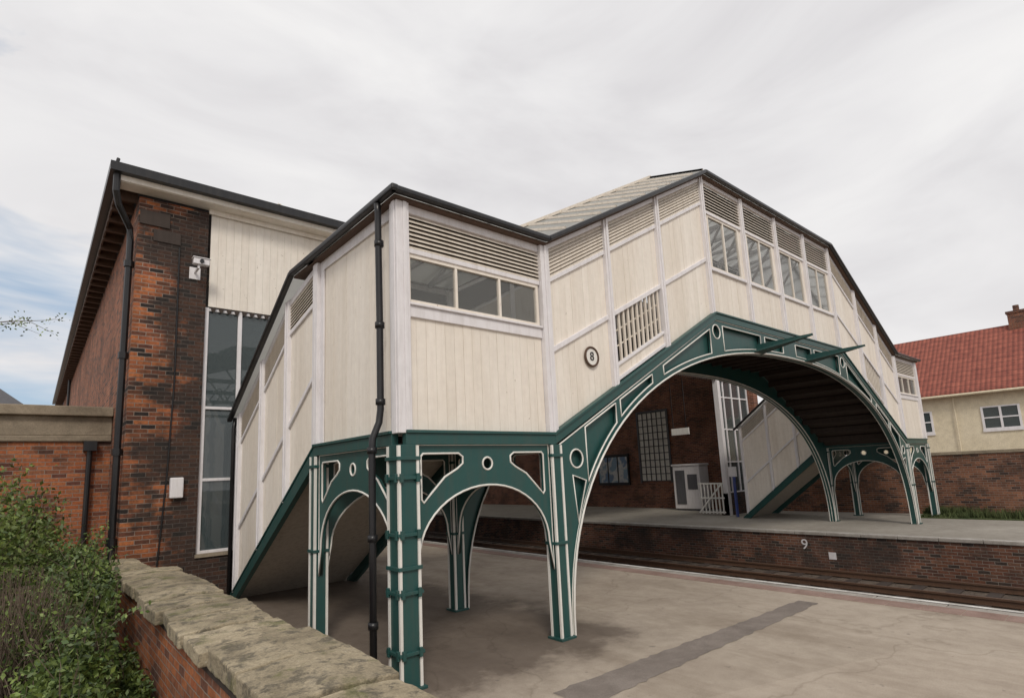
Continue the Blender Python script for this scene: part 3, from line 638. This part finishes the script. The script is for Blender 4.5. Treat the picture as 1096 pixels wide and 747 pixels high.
# ---------------------------------------------------------------- plants
def leafmat(name,a,b_):
    m,nt,b=newmat(name); oi=N(nt,'ShaderNodeNewGeometry').outputs['Random Per Island']
    c=ramp(nt,oi,[(0,a),(1,b_)]); f=noise(nt,pos(nt),3,2); c=mix(nt,c,ramp(nt,f,[(.35,(.55,.55,.5)),(.65,(1.4,1.35,1.15))]),1,'MULTIPLY')
    nt.links.new(c,b.inputs['Base Color']); b.inputs['Roughness'].default_value=.5
    return m
LG=leafmat('leaves',(.035,.07,.02),(.15,.21,.055)); LY=leafmat('young_leaves',(.05,.095,.02),(.20,.26,.065)); TW=paint('twigs',(.15,.11,.08),(.07,.05,.04),.5,.8)
def leaf(V,F,c,s):
    u=rng.normal(size=3);u/=np.linalg.norm(u); w=np.cross(u,rng.normal(size=3)); w/=np.linalg.norm(w)
    n=len(V); V+=[c-u*s,c+w*s*.5,c+u*s,c-w*s*.5]; F.append((n,n+1,n+2,n+3))
def bush(name,clumps,nleaf,size,mat,ntw=300,shoots=0):
    e=emp(name); V=[];F=[]; t=MB()
    for k in range(nleaf):
        cx,cy,cz,r=clumps[rng.integers(len(clumps))]
        d=rng.normal(size=3); d/=np.linalg.norm(d); rad=r*(rng.random()**.45)*(1+.38*sin(7*d[0]+5*d[2]+cx*9)*cos(6*d[1]+cy*5))
        if rng.random()<.08: rad*=1.28
        c=np.array([cx,cy,cz])+d*rad
        if c[2]<0.01: continue
        lim=-2.12-.095*max(0,4-c[1])
        if c[2]<.35: lim=-2.07
        if c[0]>lim: continue
        leaf(V,F,c,size*rng.uniform(.5,1.3))
    for k in range(shoots):   # loose arching shoots with leaves along them
        cx,cy,cz,r=clumps[rng.integers(len(clumps))]
        d=np.array([rng.normal()*.5-.15,rng.normal()*.5,1.0]); d/=np.linalg.norm(d); p0_=np.array([cx,cy,cz])+d*r*.7; L=rng.uniform(.3,.65)
        path=[]; dd=d.copy(); q_=p0_.copy()
        for i in range(7):
            path.append(tuple(q_)); dd=dd+np.array([rng.normal()*.1,rng.normal()*.1,-.12]); dd/=np.linalg.norm(dd); q_=q_+dd*L/6
            for j in range(3):
                c=q_+rng.normal(size=3)*.025
                if c[0]<-2.15: leaf(V,F,c,size*rng.uniform(.5,1.1))
        if path[-1][0]<-2.15 and path[0][0]<-2.15: t.tube(path,.004,4,.0015)
    me=bpy.data.meshes.new(name+'_leaves'); me.from_pydata([tuple(v) for v in V],[],F); link('leaves',me,mat,e)
    for k in range(ntw):
        cx,cy,cz,r=clumps[rng.integers(len(clumps))]; b0=Vector((cx+rng.normal()*.12,cy+rng.normal()*.15,0.0))
        d=Vector(rng.normal(size=3)); d.z=abs(d.z); d.normalize(); tip=Vector((cx,cy,cz))+d*r*1.2; midp=(b0+tip)/2+Vector(rng.normal(size=3))*.09
        l=-2.15-.095*max(0,4-tip.y); tip.x=min(tip.x,l); midp.x=min(midp.x,l); b0.x=min(b0.x,l)
        t.tube([b0,midp,tip],.006,4,.002)
    t.done('stems',TW,e); return e
bush('ivy_bush',[(-2.85,2.2,.62,.5),(-2.75,1.2,.5,.42),(-2.6,3.0,.8,.5),(-2.5,3.9,.85,.5),(-2.6,5.0,.85,.55),(-2.85,.5,.35,.36),(-2.4,5.7,.85,.42),(-2.3,1.5,.12,.25),(-2.3,2.5,.15,.3)],27000,.034,LG,260,70)
bush('hedge_bush',[(-3.9,4.6,1.3,.9),(-3.6,6.2,1.5,.85),(-4.2,3.0,1.1,.8),(-3.2,7.6,1.3,.6),(-3.3,5.6,.7,.7),(-2.9,6.6,.8,.5)],24000,.04,LY,300,110)
bush('bare_twiggy_shrub',[(-3.1,1.9,.75,.45),(-3.2,2.7,.85,.48)],1800,.022,LY,600)
TRE=emp('young_tree'); t=MB()
base=Vector((-5.6,4.6,0)); t.tube([base,base+Vector((.05,0,1.5)),base+Vector((.2,-.1,3.0)),base+Vector((.3,0,4.6)),base+Vector((.35,.1,6.0))],.09,9,.02)
tips=[]
def grow(p,d,L,r,lv):
    pts=[p]; q=p.copy()
    for i in range(4):
        d=(d+Vector(rng.normal(size=3))*.12).normalized(); q=q+d*L/4; pts.append(q.copy())
    t.tube(pts,r,5,r*.35); tips.extend(pts[2:])
    if lv>0:
        for i in (1,2,3,4):
            nd=(d+Vector(rng.normal(size=3))*.55).normalized(); grow(pts[i],nd,L*.45,r*.45,lv-1)
rng=np.random.default_rng(11)
grow(base+Vector((.25,0,3.9)),Vector((1,-.45,.12)).normalized(),1.65,.02,2)
for k in range(14):
    a=k*2.4; z=2.2+k*.26; pp=base+Vector((.2,0,z)); dd=Vector((cos(a)-.8,sin(a),.5)).normalized(); grow(pp,dd,1.3,.025,2)
t.done('trunk_and_branches',TW,TRE)
V=[];F=[]
for p_ in tips:
    for k in range(4): leaf(V,F,np.array(p_)+rng.normal(size=3)*.04,.022)
me=bpy.data.meshes.new('buds'); me.from_pydata([tuple(v) for v in V],[],F); link('leaves',me,LY,TRE)
# ---------------------------------------------------------------- world, sun, camera
w=bpy.data.worlds.new('World'); S.world=w; w.use_nodes=True; nt=w.node_tree; bg=nt.nodes['Background']
sky=N(nt,'ShaderNodeTexSky',sky_type='NISHITA'); sky.sun_disc=False; SE=radians(42); sky.sun_elevation=SE
tc=N(nt,'ShaderNodeTexCoord'); mp=N(nt,'ShaderNodeMapping'); mp.inputs['Scale'].default_value=(1,1,2.6); nt.links.new(tc.outputs['Generated'],mp.inputs[0])
f=noise(nt,mp.outputs[0],3.2,5,.6,.5); f2=noise(nt,mp.outputs[0],2.3,5,.55,.7)
cl=ramp(nt,f2,[(.28,(5.85,5.72,5.85)),(.5,(6.78,6.68,6.74)),(.7,(7.5,7.40,7.36))])
dp_=N(nt,'ShaderNodeVectorMath',operation='DOT_PRODUCT'); nm_=N(nt,'ShaderNodeVectorMath',operation='NORMALIZE'); nt.links.new(tc.outputs['Generated'],nm_.inputs[0]); nt.links.new(nm_.outputs[0],dp_.inputs[0]); dp_.inputs[1].default_value=Vector((-.06,1,.16)).normalized()
g_=math_(nt,'MULTIPLY',ramp(nt,dp_.outputs['Value'],[(.955,(0,0,0)),(.997,(1,1,1))]),.42)
f=math_(nt,'SUBTRACT',f,g_)
cov=ramp(nt,f,[(.06,(.1,.1,.1)),(.30,(1,1,1))])
skb=mix(nt,sky.outputs[0],(3.2,4.3,5.6),.7)
c=mix(nt,skb,cl,cov); nt.links.new(c,bg.inputs[0]); bg.inputs[1].default_value=.12
ld=bpy.data.lights.new('sun','SUN'); ld.energy=1.5; ld.angle=radians(14); ld.color=(1,.93,.83); lo=bpy.data.objects.new('sun',ld); S.collection.objects.link(lo)
sd=Vector((-.5,-.8,.0)).normalized()*cos(SE)+Vector((0,0,sin(SE))); lo.rotation_euler=sd.to_track_quat('Z','Y').to_euler()
sky.sun_rotation=atan2(sd.x,sd.y)
cam=bpy.data.cameras.new('camera'); co=bpy.data.objects.new('camera',cam); S.collection.objects.link(co); S.camera=co
a,t_,q=radians(49.453),radians(8.835),radians(2.583)
R=Vector((sin(a),-cos(a),0)); Fh=Vector((cos(a),sin(a),0)); Z=Vector((0,0,1)); F=Fh*cos(t_)+Z*sin(t_); U=-Fh*sin(t_)+Z*cos(t_)
Rc=R*cos(q)-U*sin(q); Uc=R*sin(q)+U*cos(q)
co.matrix_world=Matrix(((Rc.x,Uc.x,-F.x,-3.134),(Rc.y,Uc.y,-F.y,-5.502),(Rc.z,Uc.z,-F.z,2.177),(0,0,0,1)))
cam.sensor_width=36; cam.lens=595.288/1096*36; cam.shift_x=.00471; cam.shift_y=.03596; cam.clip_end=2000; cam.clip_start=.05
S.view_settings.view_transform='Standard'; S.view_settings.look='None'; S.view_settings.exposure=0
